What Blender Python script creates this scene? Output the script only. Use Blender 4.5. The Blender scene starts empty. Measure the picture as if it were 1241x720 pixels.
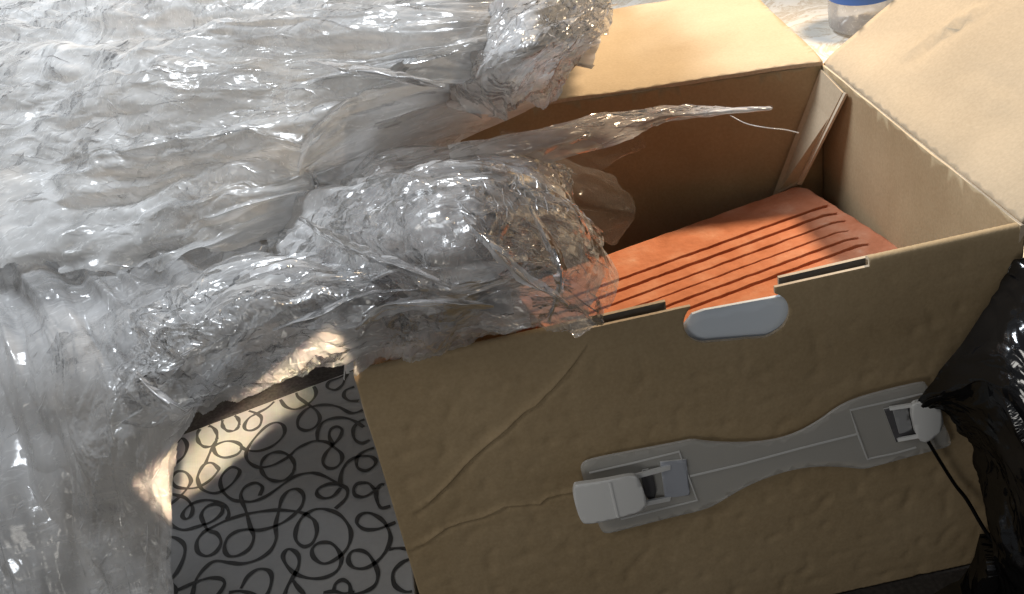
import bpy, bmesh, math, random
import numpy as np
from mathutils import Vector, Matrix, Euler
from mathutils.geometry import delaunay_2d_cdt

C = bpy.context.scene.collection
SC = bpy.context.scene
H = .3031                                   # height of the carton's rim

# ------------------------------------------------------------------ camera
CAM = np.array((.0811, -.5586, .6891))
ROT = np.array(((.9769, .2112, -.0336), (-.1414, .5198, -.8425), (-.1604, .8278, .5376)))
FPX, PW, PH = 1350.0, 1241.0, 720.0
cd = bpy.data.cameras.new('camera'); cam = bpy.data.objects.new('camera', cd); C.objects.link(cam)
M = Matrix([[*ROT[i], CAM[i]] for i in range(3)] + [[0, 0, 0, 1]])
cam.matrix_world = Matrix.Translation(CAM) @ Matrix(ROT.tolist()).to_quaternion().to_matrix().to_4x4()
cd.sensor_width = 36; cd.lens = FPX / PW * 36; cd.clip_start = .01; cd.clip_end = 50
SC.camera = cam
def _onz(px, py, z):
    v = ROT @ np.array([(px - PW/2)/FPX, (PH/2 - py)/FPX, -1.0]); return CAM + (z - CAM[2]) / v[2] * v
_P, _Q = _onz(226, 599, .10), _onz(386, 470, .10); _t = (_Q-_P)/np.linalg.norm(_Q-_P); _n = np.cross(_t, (0, 0, 1.)); _n = _n if _n @ (_onz(240, 480, .10)-_P) > 0 else -_n
_C = (_P+_Q)/2+_n*.026; _d = _C-CAM; _d /= np.linalg.norm(_d); BEAM_POS = CAM-.28*_d+np.array((.01, 0, -.01)); _d = _C-BEAM_POS; _d /= np.linalg.norm(_d)
_x = _t-_d*(_d @ _t); BEAM_X = float(np.linalg.norm(_x)*np.linalg.norm(_Q-_P)); _x /= np.linalg.norm(_x); _y = np.cross(-_d, _x); BEAM_Y = float(abs(_n @ _y)*.052)
BEAM_M = Matrix([[_x[i], _y[i], -_d[i], BEAM_POS[i]] for i in range(3)]+[[0, 0, 0, 1]])

# ------------------------------------------------------------------ light
w = bpy.data.worlds.new('World'); SC.world = w; w.use_nodes = True
bg = w.node_tree.nodes['Background']; bg.inputs[0].default_value = (.92, .95, 1.0, 1); bg.inputs[1].default_value = .08
def lamp(name, kind, loc, aim, energy, color, size=.3, size_y=None, **kw):
    d = bpy.data.lights.new(name, kind); o = bpy.data.objects.new(name, d); C.objects.link(o)
    o.location = loc; o.rotation_euler = (Vector(aim) - Vector(loc)).to_track_quat('-Z', 'Y').to_euler()
    d.energy = energy; d.color = color
    if kind == 'AREA':
        d.shape = 'RECTANGLE'; d.size = size; d.size_y = size_y or size
    else:
        d.shadow_soft_size = size
    for k, v in kw.items(): setattr(d, k, v)
    return o
lamp('ceiling_lamp', 'SPOT', (1.0, 1.0, 1.50), (.40, .66, .2), 185, (1, .76, .49), .09, spot_size=math.radians(62), spot_blend=.8)
lamp('window_light', 'AREA', (-.65, 1.0, 1.9), (.15, .2, .3), 53, (.88, .94, 1), .8, .6)
lamp('room_fill', 'AREA', (-1.0, -.70, 1.45), (.2, .0, .25), 4.6, (1, .95, .86), .5)  # added fill that lifts the front of the carton, no source known
lamp('low_front_fill', 'AREA', (-.35, -.85, .44), (.25, 0, .25), 1.2, (1, .95, .86), .3)  # added low fill: brightens the front panel, leaves the inside dark
o = lamp('added_strip_beam', 'AREA', (0, 0, 0), (0, 0, -1), .105, (1, .73, .48), BEAM_X, BEAM_Y, spread=math.radians(.6)); o.matrix_world = BEAM_M  # added unseen lamp behind the camera, makes the lit strip on the lid
SC.view_settings.view_transform = 'Standard'; SC.view_settings.look = 'None'
SC.view_settings.exposure = 0; SC.view_settings.gamma = 1
SC.cycles.transparent_max_bounces = 32; SC.cycles.max_bounces = 7; SC.cycles.diffuse_bounces = 4; SC.cycles.glossy_bounces = 3
SC.cycles.caustics_reflective = False; SC.cycles.caustics_refractive = False
SC.cycles.sample_clamp_indirect = 4

# ------------------------------------------------------------------ helpers
def at(px, py, axis, val):
    """point of a measured spot of the photograph on the plane axis = val"""
    v = ROT @ np.array([(px - PW/2)/FPX, (PH/2 - py)/FPX, -1.0])
    return CAM + (val - CAM[axis]) / v[axis] * v
def on_z(px, py, z): return at(px, py, 2, z)
def on_y(px, py, y): return at(px, py, 1, y)
def on_x(px, py, x): return at(px, py, 0, x)

def link(name, me, mat=None, parent=None):
    o = bpy.data.objects.new(name, me); C.objects.link(o)
    if mat is not None:
        for m in (mat if isinstance(mat, (list, tuple)) else (mat,)): me.materials.append(m)
    if parent is not None: o.parent = parent
    return o
def pyd(name, v, f, mat, parent=None, smooth=False):
    me = bpy.data.meshes.new(name); me.from_pydata([tuple(map(float, p)) for p in v], [], [tuple(map(int, q)) for q in f]); me.update()
    if smooth: me.polygons.foreach_set('use_smooth', [True]*len(me.polygons))
    return link(name, me, mat, parent)
def tag(o, label=None, cat=None, group=None, kind=None):
    for k, v in (('label', label), ('category', cat), ('group', group), ('kind', kind)):
        if v: o[k] = v
    return o
def empty(name, loc=(0, 0, 0)):
    o = bpy.data.objects.new(name, None); C.objects.link(o); o.location = loc; o.empty_display_size = .05; return o
def child(o, parent):
    o.parent = parent; o.matrix_parent_inverse = Matrix.Translation(-Vector(parent.location)); return o

def noise(x, y, seed=0):
    """2-D gradient noise on arrays, about -0.7 .. 0.7"""
    rs = np.random.RandomState(seed); perm = rs.permutation(512); ang = rs.rand(512)*2*np.pi
    gx, gy = np.cos(ang), np.sin(ang)
    xi, yi = np.floor(x).astype(int), np.floor(y).astype(int); xf, yf = x-xi, y-yi
    def g(i, j, fx, fy):
        k = perm[(perm[i & 511] + j) & 511]; return gx[k]*fx + gy[k]*fy
    u = xf**3*(xf*(xf*6-15)+10); v = yf**3*(yf*(yf*6-15)+10)
    a = g(xi, yi, xf, yf); b = g(xi+1, yi, xf-1, yf); c = g(xi, yi+1, xf, yf-1); d = g(xi+1, yi+1, xf-1, yf-1)
    return (a*(1-u)+b*u)*(1-v) + (c*(1-u)+d*u)*v
def fbm(x, y, seed, n=4, rough=.5):
    t = 0; a = 1
    for i in range(n): t = t + a*noise(x*2**i, y*2**i, seed+i); a *= rough
    return t

# ------------------------------------------------------------------ materials
def mat(name):
    m = bpy.data.materials.new(name); m.use_nodes = True; nt = m.node_tree; nt.nodes.clear()
    return m, nt, nt.nodes.new('ShaderNodeOutputMaterial')
def nd(nt, kind, **kw):
    n = nt.nodes.new(kind)
    for k, v in kw.items():
        if k.startswith('i_'): n.inputs[k[2:].replace('_', ' ')].default_value = v
        elif k.startswith('n_'): n.inputs[int(k[2:])].default_value = v
        else: setattr(n, k, v)
    return n
def ramp(nt, src, stops):
    r = nt.nodes.new('ShaderNodeValToRGB'); e = r.color_ramp.elements
    while len(e) < len(stops): e.new(.5)
    for el, (p, c) in zip(e, stops): el.position = p; el.color = (*c, 1)
    nt.links.new(src, r.inputs[0]); return r
def coords(nt, scale=(1, 1, 1), kind='Object', rot=(0, 0, 0)):
    t = nt.nodes.new('ShaderNodeTexCoord'); m = nt.nodes.new('ShaderNodeMapping'); m.inputs['Scale'].default_value = scale
    m.inputs['Rotation'].default_value = rot
    nt.links.new(t.outputs[kind], m.inputs[0]); return m.outputs[0]

def kraft(name, lo, hi, flute=(1, 1, 1), bump=.25, rough=.75, dents=0.0):
    m, nt, out = mat(name); L = nt.links.new
    p = nd(nt, 'ShaderNodeBsdfPrincipled', i_Roughness=rough); p.inputs['Specular IOR Level'].default_value = .25
    c = coords(nt)
    n1 = nd(nt, 'ShaderNodeTexNoise', i_Scale=9., i_Detail=6., i_Roughness=.6); L(c, n1.inputs['Vector'])
    n2 = nd(nt, 'ShaderNodeTexNoise', i_Scale=420., i_Detail=3.); L(c, n2.inputs['Vector'])
    mx = nd(nt, 'ShaderNodeMix', data_type='FLOAT', n_0=.35); L(n1.outputs[0], mx.inputs[2]); L(n2.outputs[0], mx.inputs[3])
    r = ramp(nt, mx.outputs[0], ((.35, lo), (.65, hi))); L(r.outputs[0], p.inputs['Base Color'])
    cf = coords(nt, flute)
    n3 = nd(nt, 'ShaderNodeTexNoise', i_Scale=60., i_Detail=3.); L(cf, n3.inputs['Vector'])
    b1 = nd(nt, 'ShaderNodeBump', i_Strength=bump, i_Distance=.002); L(n3.outputs[0], b1.inputs['Height'])
    b2 = nd(nt, 'ShaderNodeBump', i_Strength=.25, i_Distance=.0006); L(n2.outputs[0], b2.inputs['Height']); L(b1.outputs[0], b2.inputs['Normal'])
    L(b2.outputs[0], p.inputs['Normal']); L(p.outputs[0], out.inputs[0]); return m
KRAFT = kraft('kraft_board', (.335, .25, .145), (.435, .335, .21), (1, 1, .25))
KRAFT_IN = kraft('kraft_board_inside', (.40, .315, .215), (.50, .40, .28), (.3, 1, 1), .15)
EDGE = kraft('board_cut_edge', (.42, .34, .24), (.62, .52, .40), (1, 1, 1), .3)

def film_mat(name, haze, gloss, rough, tint=(.86, .88, .9), streak=.12, cells=.08, var=1.0, white=.3, rot=.2, facet=.45, fscale=60., stretch=.3):
    m, nt, out = mat(name); L = nt.links.new
    lw = nd(nt, 'ShaderNodeFresnel', i_IOR=1.45)
    c = coords(nt)
    n1 = nd(nt, 'ShaderNodeTexNoise', i_Scale=11., i_Detail=5., i_Distortion=.8); L(c, n1.inputs['Vector'])
    cs = coords(nt, (7, 40, 40), rot=(0, 0, rot))
    n2 = nd(nt, 'ShaderNodeTexNoise', i_Scale=3., i_Detail=5.); L(cs, n2.inputs['Vector'])
    b0 = nd(nt, 'ShaderNodeBump', i_Strength=streak, i_Distance=.004); L(n2.outputs[0], b0.inputs['Height'])
    v = nd(nt, 'ShaderNodeTexVoronoi', i_Scale=42., feature='DISTANCE_TO_EDGE'); L(c, v.inputs['Vector'])
    b1 = nd(nt, 'ShaderNodeBump', i_Strength=cells, i_Distance=.003); L(v.outputs[0], b1.inputs['Height']); L(b0.outputs[0], b1.inputs['Normal'])
    # small flat facets of crumpled film: each cell tilts the normal its own way
    cv = coords(nt, (stretch, 1, 1), rot=(0, 0, rot)); nz = nd(nt, 'ShaderNodeTexNoise', i_Scale=26., i_Detail=2.); L(c, nz.inputs['Vector'])
    wv = nd(nt, 'ShaderNodeVectorMath', operation='SCALE'); wv.inputs['Scale'].default_value = .03; L(nz.outputs[1], wv.inputs[0])
    wa = nd(nt, 'ShaderNodeVectorMath', operation='ADD'); L(cv, wa.inputs[0]); L(wv.outputs[0], wa.inputs[1])
    nsum = b1.outputs[0]
    for sc_, k_ in ((fscale, facet), (fscale*2.7, facet*.6)):
        vf = nd(nt, 'ShaderNodeTexVoronoi', i_Scale=sc_); L(wa.outputs[0], vf.inputs['Vector'])
        sb = nd(nt, 'ShaderNodeVectorMath', operation='SUBTRACT'); sb.inputs[1].default_value = (.5, .5, .5); L(vf.outputs['Color'], sb.inputs[0])
        sl = nd(nt, 'ShaderNodeVectorMath', operation='SCALE'); sl.inputs['Scale'].default_value = k_; L(sb.outputs[0], sl.inputs[0])
        aa = nd(nt, 'ShaderNodeVectorMath', operation='ADD'); L(nsum, aa.inputs[0]); L(sl.outputs[0], aa.inputs[1]); nsum = aa.outputs[0]
    nn_ = nd(nt, 'ShaderNodeVectorMath', operation='NORMALIZE'); L(nsum, nn_.inputs[0]); nsum = nn_.outputs[0]
    tr = nd(nt, 'ShaderNodeBsdfTransparent', i_Color=(.985, .985, .985, 1))
    df = nd(nt, 'ShaderNodeBsdfDiffuse', i_Color=(*tint, 1)); tl = nd(nt, 'ShaderNodeBsdfTranslucent', i_Color=(*tint, 1))
    md = nd(nt, 'ShaderNodeMixShader', n_0=.45); L(df.outputs[0], md.inputs[1]); L(tl.outputs[0], md.inputs[2])
    hz = nd(nt, 'ShaderNodeMapRange', n_1=.32, n_2=.7, n_3=haze*(1-.5*var), n_4=min(1, haze*(1+.6*var))); L(n1.outputs[0], hz.inputs[0])
    cw = coords(nt, (10, 130, 110), rot=(0, 0, rot))
    n4 = nd(nt, 'ShaderNodeTexNoise', i_Scale=2., i_Detail=6., i_Roughness=.65, i_Distortion=.4); L(cw, n4.inputs['Vector'])
    ws = nd(nt, 'ShaderNodeMapRange', n_1=.56, n_2=.72, n_3=0., n_4=white); L(n4.outputs[0], ws.inputs[0])
    ad = nd(nt, 'ShaderNodeMath', operation='ADD', use_clamp=True); L(hz.outputs[0], ad.inputs[0]); L(ws.outputs[0], ad.inputs[1]); hz = ad
    m1 = nd(nt, 'ShaderNodeMixShader'); L(hz.outputs[0], m1.inputs[0]); L(tr.outputs[0], m1.inputs[1]); L(md.outputs[0], m1.inputs[2])
    gl = nd(nt, 'ShaderNodeBsdfGlossy', i_Roughness=rough, i_Color=(1, 1, 1, 1)); L(nsum, gl.inputs['Normal']); L(b1.outputs[0], df.inputs['Normal'])
    L(nsum, lw.inputs['Normal'])
    gm = nd(nt, 'ShaderNodeMath', operation='MULTIPLY', n_1=gloss, use_clamp=True); L(lw.outputs[0], gm.inputs[0])
    m2 = nd(nt, 'ShaderNodeMixShader'); L(gm.outputs[0], m2.inputs[0]); L(m1.outputs[0], m2.inputs[1]); L(gl.outputs[0], m2.inputs[2])
    L(m2.outputs[0], out.inputs[0]); return m
FILM = film_mat('cling_film', .52, .85, .17, (.95, .955, .96), .12, .0, white=.5, facet=.5, fscale=55., stretch=.25)
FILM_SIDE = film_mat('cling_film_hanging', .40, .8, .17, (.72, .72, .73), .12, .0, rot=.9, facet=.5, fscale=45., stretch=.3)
FILM_CREST = film_mat('cling_film_bunched', .62, 1.3, .17, (.97, .97, .98), .15, .0, white=.4, rot=-.7, facet=.8, fscale=80., stretch=.3)
FILM_THIN = film_mat('cling_film_thin', .07, .28, .18, (.7, .7, .7), .05, 0, white=.15, facet=.1)
FILM_DENSE = film_mat('cling_film_layered', .88, .35, .35, (.88, .88, .88))
FILM_CREASE = film_mat('cling_film_glint', .6, 4., .18, (.97, .97, 1), 0, 0, white=.2)  # creases whitened so their colour carries fine bright highlights
FILM_FOLD = film_mat('cling_film_folded', .5, 1.8, .18, (.85, .85, .87), .1, .05)
FILM_CLEAR = film_mat('cling_film_single', .34, 1.5, .16, (.92, .92, .93), streak=.08, cells=.0, white=.6, facet=.7, fscale=70., stretch=.5)

def simple(name, col, rough=.5, spec=.5, trans=0, alpha=None, bump=None, var=.0):
    m, nt, out = mat(name); L = nt.links.new
    p = nd(nt, 'ShaderNodeBsdfPrincipled', i_Roughness=rough); p.inputs['Specular IOR Level'].default_value = spec
    p.inputs['Transmission Weight'].default_value = trans
    c = coords(nt); n = nd(nt, 'ShaderNodeTexNoise', i_Scale=bump[0] if bump else 30., i_Detail=5.); L(c, n.inputs['Vector'])
    r = ramp(nt, n.outputs[0], ((.3, tuple(x*(1-var) for x in col)), (.7, tuple(min(1, x*(1+var)) for x in col)))); L(r.outputs[0], p.inputs['Base Color'])
    if bump:
        b = nd(nt, 'ShaderNodeBump', i_Strength=bump[1], i_Distance=bump[2]); L(n.outputs[0], b.inputs['Height']); L(b.outputs[0], p.inputs['Normal'])
    L(p.outputs[0], out.inputs[0]); return m
def frosted(name, col, clear):
    m, nt, out = mat(name); L = nt.links.new
    p = nd(nt, 'ShaderNodeBsdfPrincipled', i_Roughness=.32, i_Base_Color=(*col, 1)); p.inputs['Subsurface Weight'].default_value = .3
    p.inputs['Subsurface Radius'].default_value = (.004, .004, .004)
    t = nd(nt, 'ShaderNodeBsdfTransparent'); mx = nd(nt, 'ShaderNodeMixShader', n_0=clear)
    L(p.outputs[0], mx.inputs[1]); L(t.outputs[0], mx.inputs[2]); L(mx.outputs[0], out.inputs[0]); return m
FROST = frosted('frosted_plastic', (.66, .67, .665), .56)
FROST_W = frosted('milky_plastic', (.82, .84, .86), .06)
FROST_R = frosted('raised_rib_plastic', (.78, .80, .83), .30)
BLUEISH = simple('pale_blue_plastic', (.76, .85, .97), .45)
INK = simple('black_ink', (.012, .011, .011), .6)
PAPER = simple('printed_grey_paper', (.29, .29, .295), .5, .4, var=.03, bump=(200, .05, .0005))
def bag_mat():
    m, nt, out = mat('black_bin_film'); L = nt.links.new
    c = coords(nt, (.5, 1, 1), rot=(.4, .3, .6)); n = nd(nt, 'ShaderNodeTexNoise', i_Scale=70., i_Detail=4., i_Distortion=.6); L(c, n.inputs['Vector'])
    v = nd(nt, 'ShaderNodeTexVoronoi', i_Scale=48., feature='DISTANCE_TO_EDGE'); L(c, v.inputs['Vector'])
    b0 = nd(nt, 'ShaderNodeBump', i_Strength=.35, i_Distance=.003); L(v.outputs[0], b0.inputs['Height'])
    b = nd(nt, 'ShaderNodeBump', i_Strength=.3, i_Distance=.002); L(n.outputs[0], b.inputs['Height']); L(b0.outputs[0], b.inputs['Normal'])
    d = nd(nt, 'ShaderNodeBsdfDiffuse', i_Color=(.004, .004, .0045, 1)); g = nd(nt, 'ShaderNodeBsdfGlossy', i_Roughness=.13, i_Color=(.95, .97, 1, 1)); L(b.outputs[0], g.inputs['Normal'])
    mx = nd(nt, 'ShaderNodeMixShader', n_0=.09); L(d.outputs[0], mx.inputs[1]); L(g.outputs[0], mx.inputs[2]); L(mx.outputs[0], out.inputs[0]); return m
BAG = bag_mat()
INNER_DARK = simple('dark_inner_face', (.09, .085, .08), .8)  # darker tone on the outward side of the inner layer
BLUE = simple('blue_label', (.01, .09, .36), .35)
WHITE = simple('white_print', (.8, .8, .8), .4)
GLASS = film_mat('clear_bottle_plastic', .34, .7, .05, (.9, .9, .92), 0, 0, facet=0)
FLOOR_SHADE = simple('shaded_floor_dark', (.05, .045, .042), .9, .2, var=.3, bump=(300, .3, .001))
def brick_mat():
    m, nt, out = mat('fired_clay'); L = nt.links.new
    p = nd(nt, 'ShaderNodeBsdfPrincipled', i_Roughness=.9); p.inputs['Specular IOR Level'].default_value = .15
    c = coords(nt); n = nd(nt, 'ShaderNodeTexNoise', i_Scale=35., i_Detail=8., i_Roughness=.65); L(c, n.inputs['Vector'])
    r = ramp(nt, n.outputs[0], ((.25, (.41, .145, .072)), (.5, (.52, .20, .11)), (.64, (.57, .26, .16)), (.78, (.66, .44, .34)))); L(r.outputs[0], p.inputs['Base Color'])
    n2 = nd(nt, 'ShaderNodeTexNoise', i_Scale=260., i_Detail=4.); L(c, n2.inputs['Vector'])
    b = nd(nt, 'ShaderNodeBump', i_Strength=.35, i_Distance=.0012); L(n2.outputs[0], b.inputs['Height']); L(b.outputs[0], p.inputs['Normal'])
    L(p.outputs[0], out.inputs[0]); return m
CLAY = brick_mat()
def marble():
    m, nt, out = mat('cream_marble_floor'); L = nt.links.new
    p = nd(nt, 'ShaderNodeBsdfPrincipled', i_Roughness=.3)
    c = coords(nt); n = nd(nt, 'ShaderNodeTexNoise', i_Scale=9., i_Detail=8., i_Roughness=.7, i_Distortion=2.5); L(c, n.inputs['Vector'])
    r = ramp(nt, n.outputs[0], ((.3, (.62, .52, .40)), (.43, (.80, .76, .68)), (.47, (.60, .50, .38)), (.52, (.84, .80, .73)), (.7, (.86, .83, .78)))); L(r.outputs[0], p.inputs['Base Color'])
    L(p.outputs[0], out.inputs[0]); return m
MARBLE = marble()

# ------------------------------------------------------------------ board builder
def in_poly(pt, poly):
    x, y = pt; c = False; n = len(poly)
    for i in range(n):
        (x1, y1), (x2, y2) = poly[i], poly[i-1]
        if (y1 > y) != (y2 > y) and x < (x2-x1)*(y-y1)/(y2-y1)+x1: c = not c
    return c
def resample(poly, step):
    out = []
    for i in range(len(poly)):
        a, b = np.array(poly[i]), np.array(poly[(i+1) % len(poly)]); k = max(1, int(np.linalg.norm(b-a)/step))
        out += [tuple(a+(b-a)*t/k) for t in range(k)]
    return out
def board(name, poly, f, thick, mats, parent, step=.01, disp=None, smooth=True, extra=()):
    """a sheet of board: the 2-D outline is triangulated, f maps (u, v, depth) to a point, both faces and the cut edge are built"""
    P = resample(poly, step); lo = np.min(P, 0); hi = np.max(P, 0)
    pts = [Vector(p) for p in P]; rnd = random.Random(3)
    u = lo[0]+step*.5; k = 0
    while u < hi[0]:
        v = lo[1]+step*(.5 if k % 2 else .25)
        while v < hi[1]:
            q = (u, v)
            if in_poly(q, P): pts.append(Vector(q))
            v += step
        u += step*.9; k += 1
    n = len(P); ed = [(i, (i+1) % n) for i in range(n)]
    if len(extra):
        X = np.array(extra); pts = pts[:n]+[q for q in pts[n:] if np.min((X[:, 0]-q.x)**2+(X[:, 1]-q.y)**2) > (step*.5)**2]
        pts += [Vector(q) for q in extra if in_poly(q, P)]
    V, Ed, F, _, _, _ = delaunay_2d_cdt(pts, ed, [], 0, step*.05)
    F = [t for t in F if in_poly(((V[t[0]].x+V[t[1]].x+V[t[2]].x)/3, (V[t[0]].y+V[t[1]].y+V[t[2]].y)/3), P)]
    UV = np.array([(p.x, p.y) for p in V]); D = disp(UV[:, 0], UV[:, 1]) if disp else np.zeros(len(UV))
    A = [f(a, b, d) for (a, b), d in zip(UV, D)]; B = [f(a, b, d+thick) for (a, b), d in zip(UV, D)]
    N = len(UV); faces = [tuple(t) for t in F] + [tuple(N+i for i in reversed(t)) for t in F]
    cnt = {}
    for t in F:
        for i in range(3):
            e = (t[i], t[(i+1) % 3]); cnt[e] = 1
    rim = [(a, b) for a, b in cnt if (b, a) not in cnt]
    faces += [(b, a, N+a, N+b) for a, b in rim]
    o = pyd(name, A+B, faces, mats, parent)
    nf = len(F); idx = [0]*nf + [min(1, len(mats)-1)]*nf + [min(2, len(mats)-1)]*len(rim)
    o.data.polygons.foreach_set('material_index', idx)
    o.data.polygons.foreach_set('use_smooth', [smooth]*(2*nf)+[False]*len(rim)); o.data.update()
    return o
def frame(o, ux, uy):
    """map from board coordinates to a plane at o with axes ux, uy; depth runs along ux x uy"""
    o, ux, uy = (np.array(t, float) for t in (o, ux, uy)); ux = ux/np.linalg.norm(ux); uy = uy-ux*(ux@uy); uy = uy/np.linalg.norm(uy); n = np.cross(ux, uy)
    return (lambda a, b, d: tuple(o+ux*a+uy*b+n*d)), (lambda p: (float((np.array(p)-o)@ux), float((np.array(p)-o)@uy)))

# ------------------------------------------------------------------ floor
def floor_slab(name, x0, x1, y0, y1, z, m):
    o = pyd(name, [(x0, y0, z), (x1, y0, z), (x1, y1, z), (x0, y1, z)], [(0, 1, 2, 3)], m); o['kind'] = 'structure'; return o
floor_slab('floor', -6, 6, -6, 6, 0, MARBLE)
o = pyd('floor_shade_sheet', [(-2.5, -2.5, .004), (.50, -2.5, .004), (.50, .86, .004), (-2.5, .86, .004)], [(0, 1, 2, 3)], FLOOR_SHADE); o['kind'] = 'structure'  # added dark sheet: shade on the floor put into its colour

# ------------------------------------------------------------------ carton
box = tag(empty('cardboard_box', (.2, .15, .006)), 'open brown corrugated cardboard box holding a red clay block, clear handle on its front', 'box')
A = np.array((0, 0, H)); Bc = np.array((.4262, .003, H)); Cc = np.array((.4144, .303, H)); Ec = np.array((.0, .372, H))
T = .004
BM = (KRAFT, KRAFT_IN, EDGE)
zb = .008
def soft(seed, amp, sc=14): return lambda u, v: amp*fbm(u*sc, v*sc, seed, 3)
# front panel: outer sheet that rolls over at the rim and runs down inside
hole_c = ((.2215, .2845), (.2565, .2785)); hr = .0165; top_cut = H-.0055
r_ = .0035
STOP = H-r_+math.pi*r_+.035
cl, cr = np.array(hole_c[0]), np.array(hole_c[1])
arc = []
for k in range(13):                       # left half of the hole, from its open top down and round to the right
    a = math.radians(132+k*(270-132)/12); arc.append(tuple(cl+hr*np.array((math.cos(a), math.sin(a)))))
for k in range(13):
    a = math.radians(270+k*(422-270)/12); arc.append(tuple(cr+hr*np.array((math.cos(a), math.sin(a)))))
poly = [(0, zb), (.4260, zb), (.4260, STOP), (.3250, STOP), (.3250, top_cut)]
poly += [(arc[-1][0], top_cut)] + list(reversed(arc)) + [(arc[0][0], top_cut)]
poly += [(.134, top_cut), (.134, STOP), (0.0, STOP)]
def front_map(u, s, d):
    if s <= H-r_: y, z = 0, s; n = (0, 1, 0)
    else:
        a = (s-(H-r_))/r_
        if a < math.pi: y, z = r_-r_*math.cos(a), H-r_+r_*math.sin(a); n = (0, math.cos(a), -math.sin(a))
        else: y, z = 2*r_, H-r_-(a-math.pi)*r_; n = (0, -1, 0)
    d = d*1.0
    return (u, y+n[1]*d+.003*u/.42, z+n[2]*d)
def crease(u, v, pts, wd, amp):
    best = np.full(len(u), 9.); side = np.zeros(len(u))
    for (a, b) in zip(pts[:-1], pts[1:]):
        a, b = np.array(a), np.array(b); t = np.clip(((u-a[0])*(b-a)[0]+(v-a[1])*(b-a)[1])/((b-a)@(b-a)), 0, 1)
        dx, dy = u-a[0]-t*(b-a)[0], v-a[1]-t*(b-a)[1]; d = np.hypot(dx, dy); s = np.sign((b-a)[0]*dy-(b-a)[1]*dx)
        k = d < best; best = np.where(k, d, best); side = np.where(k, s, side)
    x = best/wd*side
    return amp*(-1.6*x*np.exp(-x**2*.9)+.35*np.exp(-x**2*1.5))*(.75+.6*noise(u*45+v*31, v*20, 77))
def pz(*pp): return [tuple(on_y(x, y, 0)[[0, 2]]) for x, y in pp]
cr1 = pz((712, 418), (697, 440), (672, 470), (650, 492), (636, 500), (617, 519), (596, 536), (570, 558), (548, 583), (528, 603), (505, 622))
cr2 = pz((718, 592), (690, 598), (664, 604), (655, 612), (612, 615), (585, 628), (560, 634), (540, 642), (520, 655), (498, 667))
def front_disp(u, v):
    g = np.clip((H-.004-v)/.03, 0, 1)
    dn = noise(u*105, v*88, 5)+.5*noise(u*60, v*40, 6); dents = np.clip(dn-.10, 0, 1)*.0021
    rows = noise(u*26+3, v*150, 12)*.0003
    bul = .0022*fbm(u*6, v*6, 3, 2)
    c = crease(u, v, cr1, .0019, -.0026) + crease(u, v, cr2, .0017, -.0022)
    return g*(dents+rows+bul+c) + (1-g)*.0004*noise(u*40, v*0+2, 4)*(v < H)
extra = []
for line in (cr1, cr2):
    L_ = resample(line+line[-2:0:-1], .0016)[:int(sum(math.dist(p, q) for p, q in zip(line[:-1], line[1:]))/.0016)-len(line)]
    for i in range(1, len(L_)-1):
        t = np.array(L_[i+1])-np.array(L_[i-1]); t /= np.linalg.norm(t)+1e-9
        for o_ in (-.0032, -.0018, -.0009, 0, .0009, .0018, .0032): extra.append((L_[i][0]-t[1]*o_, L_[i][1]+t[0]*o_))
front = child(board('front_panel', poly, front_map, .0022, BM, box, .0026, front_disp, True, extra), box)
# the inner layer seen in the two slots beside the hand hole
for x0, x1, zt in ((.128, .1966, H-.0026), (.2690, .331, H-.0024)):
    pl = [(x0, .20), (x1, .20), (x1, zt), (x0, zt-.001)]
    child(board('inner_flap', pl, lambda a, b, d: (a, .0105-d, b), .0025, (KRAFT_IN, INNER_DARK, EDGE), box, .012), box)
# pale insert behind the hand hole
pl = [tuple(on_y(x, y, .0075)[[0, 2]]) for x, y in ((822, 400), (838, 379), (852, 374), (945, 357), (962, 364), (968, 385))]
pl = [(pl[0][0], .252), (pl[-1][0], .252)]+pl[::-1]
child(board('hand_hole_insert', pl, lambda a, b, d: (a, .0075-d, b), .002, (BLUEISH, BLUEISH, BLUEISH), box, .012), box)
# the other walls
def wall(name, P, Q, seed, depth_sign=1, amp=.002):
    f, inv = frame((P[0], P[1], zb), Q-P, (0, 0, 1)); L = float(np.linalg.norm(Q-P))
    return child(board(name, [(0, 0), (L, 0), (L, H-zb), (0, H-zb)], f, T, (KRAFT_IN, KRAFT, EDGE), box, .012, soft(seed, amp)), box)
wall('right_panel', Cc+(0, 0.0, 0), Bc, 21)
wall('back_panel', Ec, Cc-(.004, 0, 0), 22)
wall('left_panel', A+(0, .004, 0), Ec, 23)
bp = pyd('bottom_panel', [(.003, .006, zb), (.415, .006, zb), (.41, .30, zb), (.003, .366, zb)], [(0, 1, 2, 3)], KRAFT_IN); child(bp, box)
# flaps
def on_plane(p, o, n, inv):
    v = ROT @ np.array([(p[0]-PW/2)/FPX, (PH/2-p[1])/FPX, -1.0]); return inv(CAM+((o-CAM) @ n)/(v @ n)*v)
def flap(name, P, Q, out, length, seed, amp=.0025, skew=(0, 0), gap=-.004, marks=()):
    out = np.array(out, float); out /= np.linalg.norm(out)
    f, inv = frame(P+out*gap, Q-P, out); L = float(np.linalg.norm(Q-P))
    pl = [(0.001, 0), (L-.001, 0), (L+skew[1], length), (skew[0], length)]
    def dsp(u, v):
        d = amp*fbm(u*9, v*9, seed, 3)
        for line, wd, am in marks: d = d + crease(u, v, [on_plane(p, P+out*gap, np.cross(Q-P, out), inv) for p in line], wd, am)
        return d + .0016*np.exp(-(v/.005)**2)
    return f, inv, child(board(name, pl, f, T*.8, BMF, box, .008, dsp), box)
BMF = (KRAFT_IN, KRAFT, EDGE)
th = math.radians(33)
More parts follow.
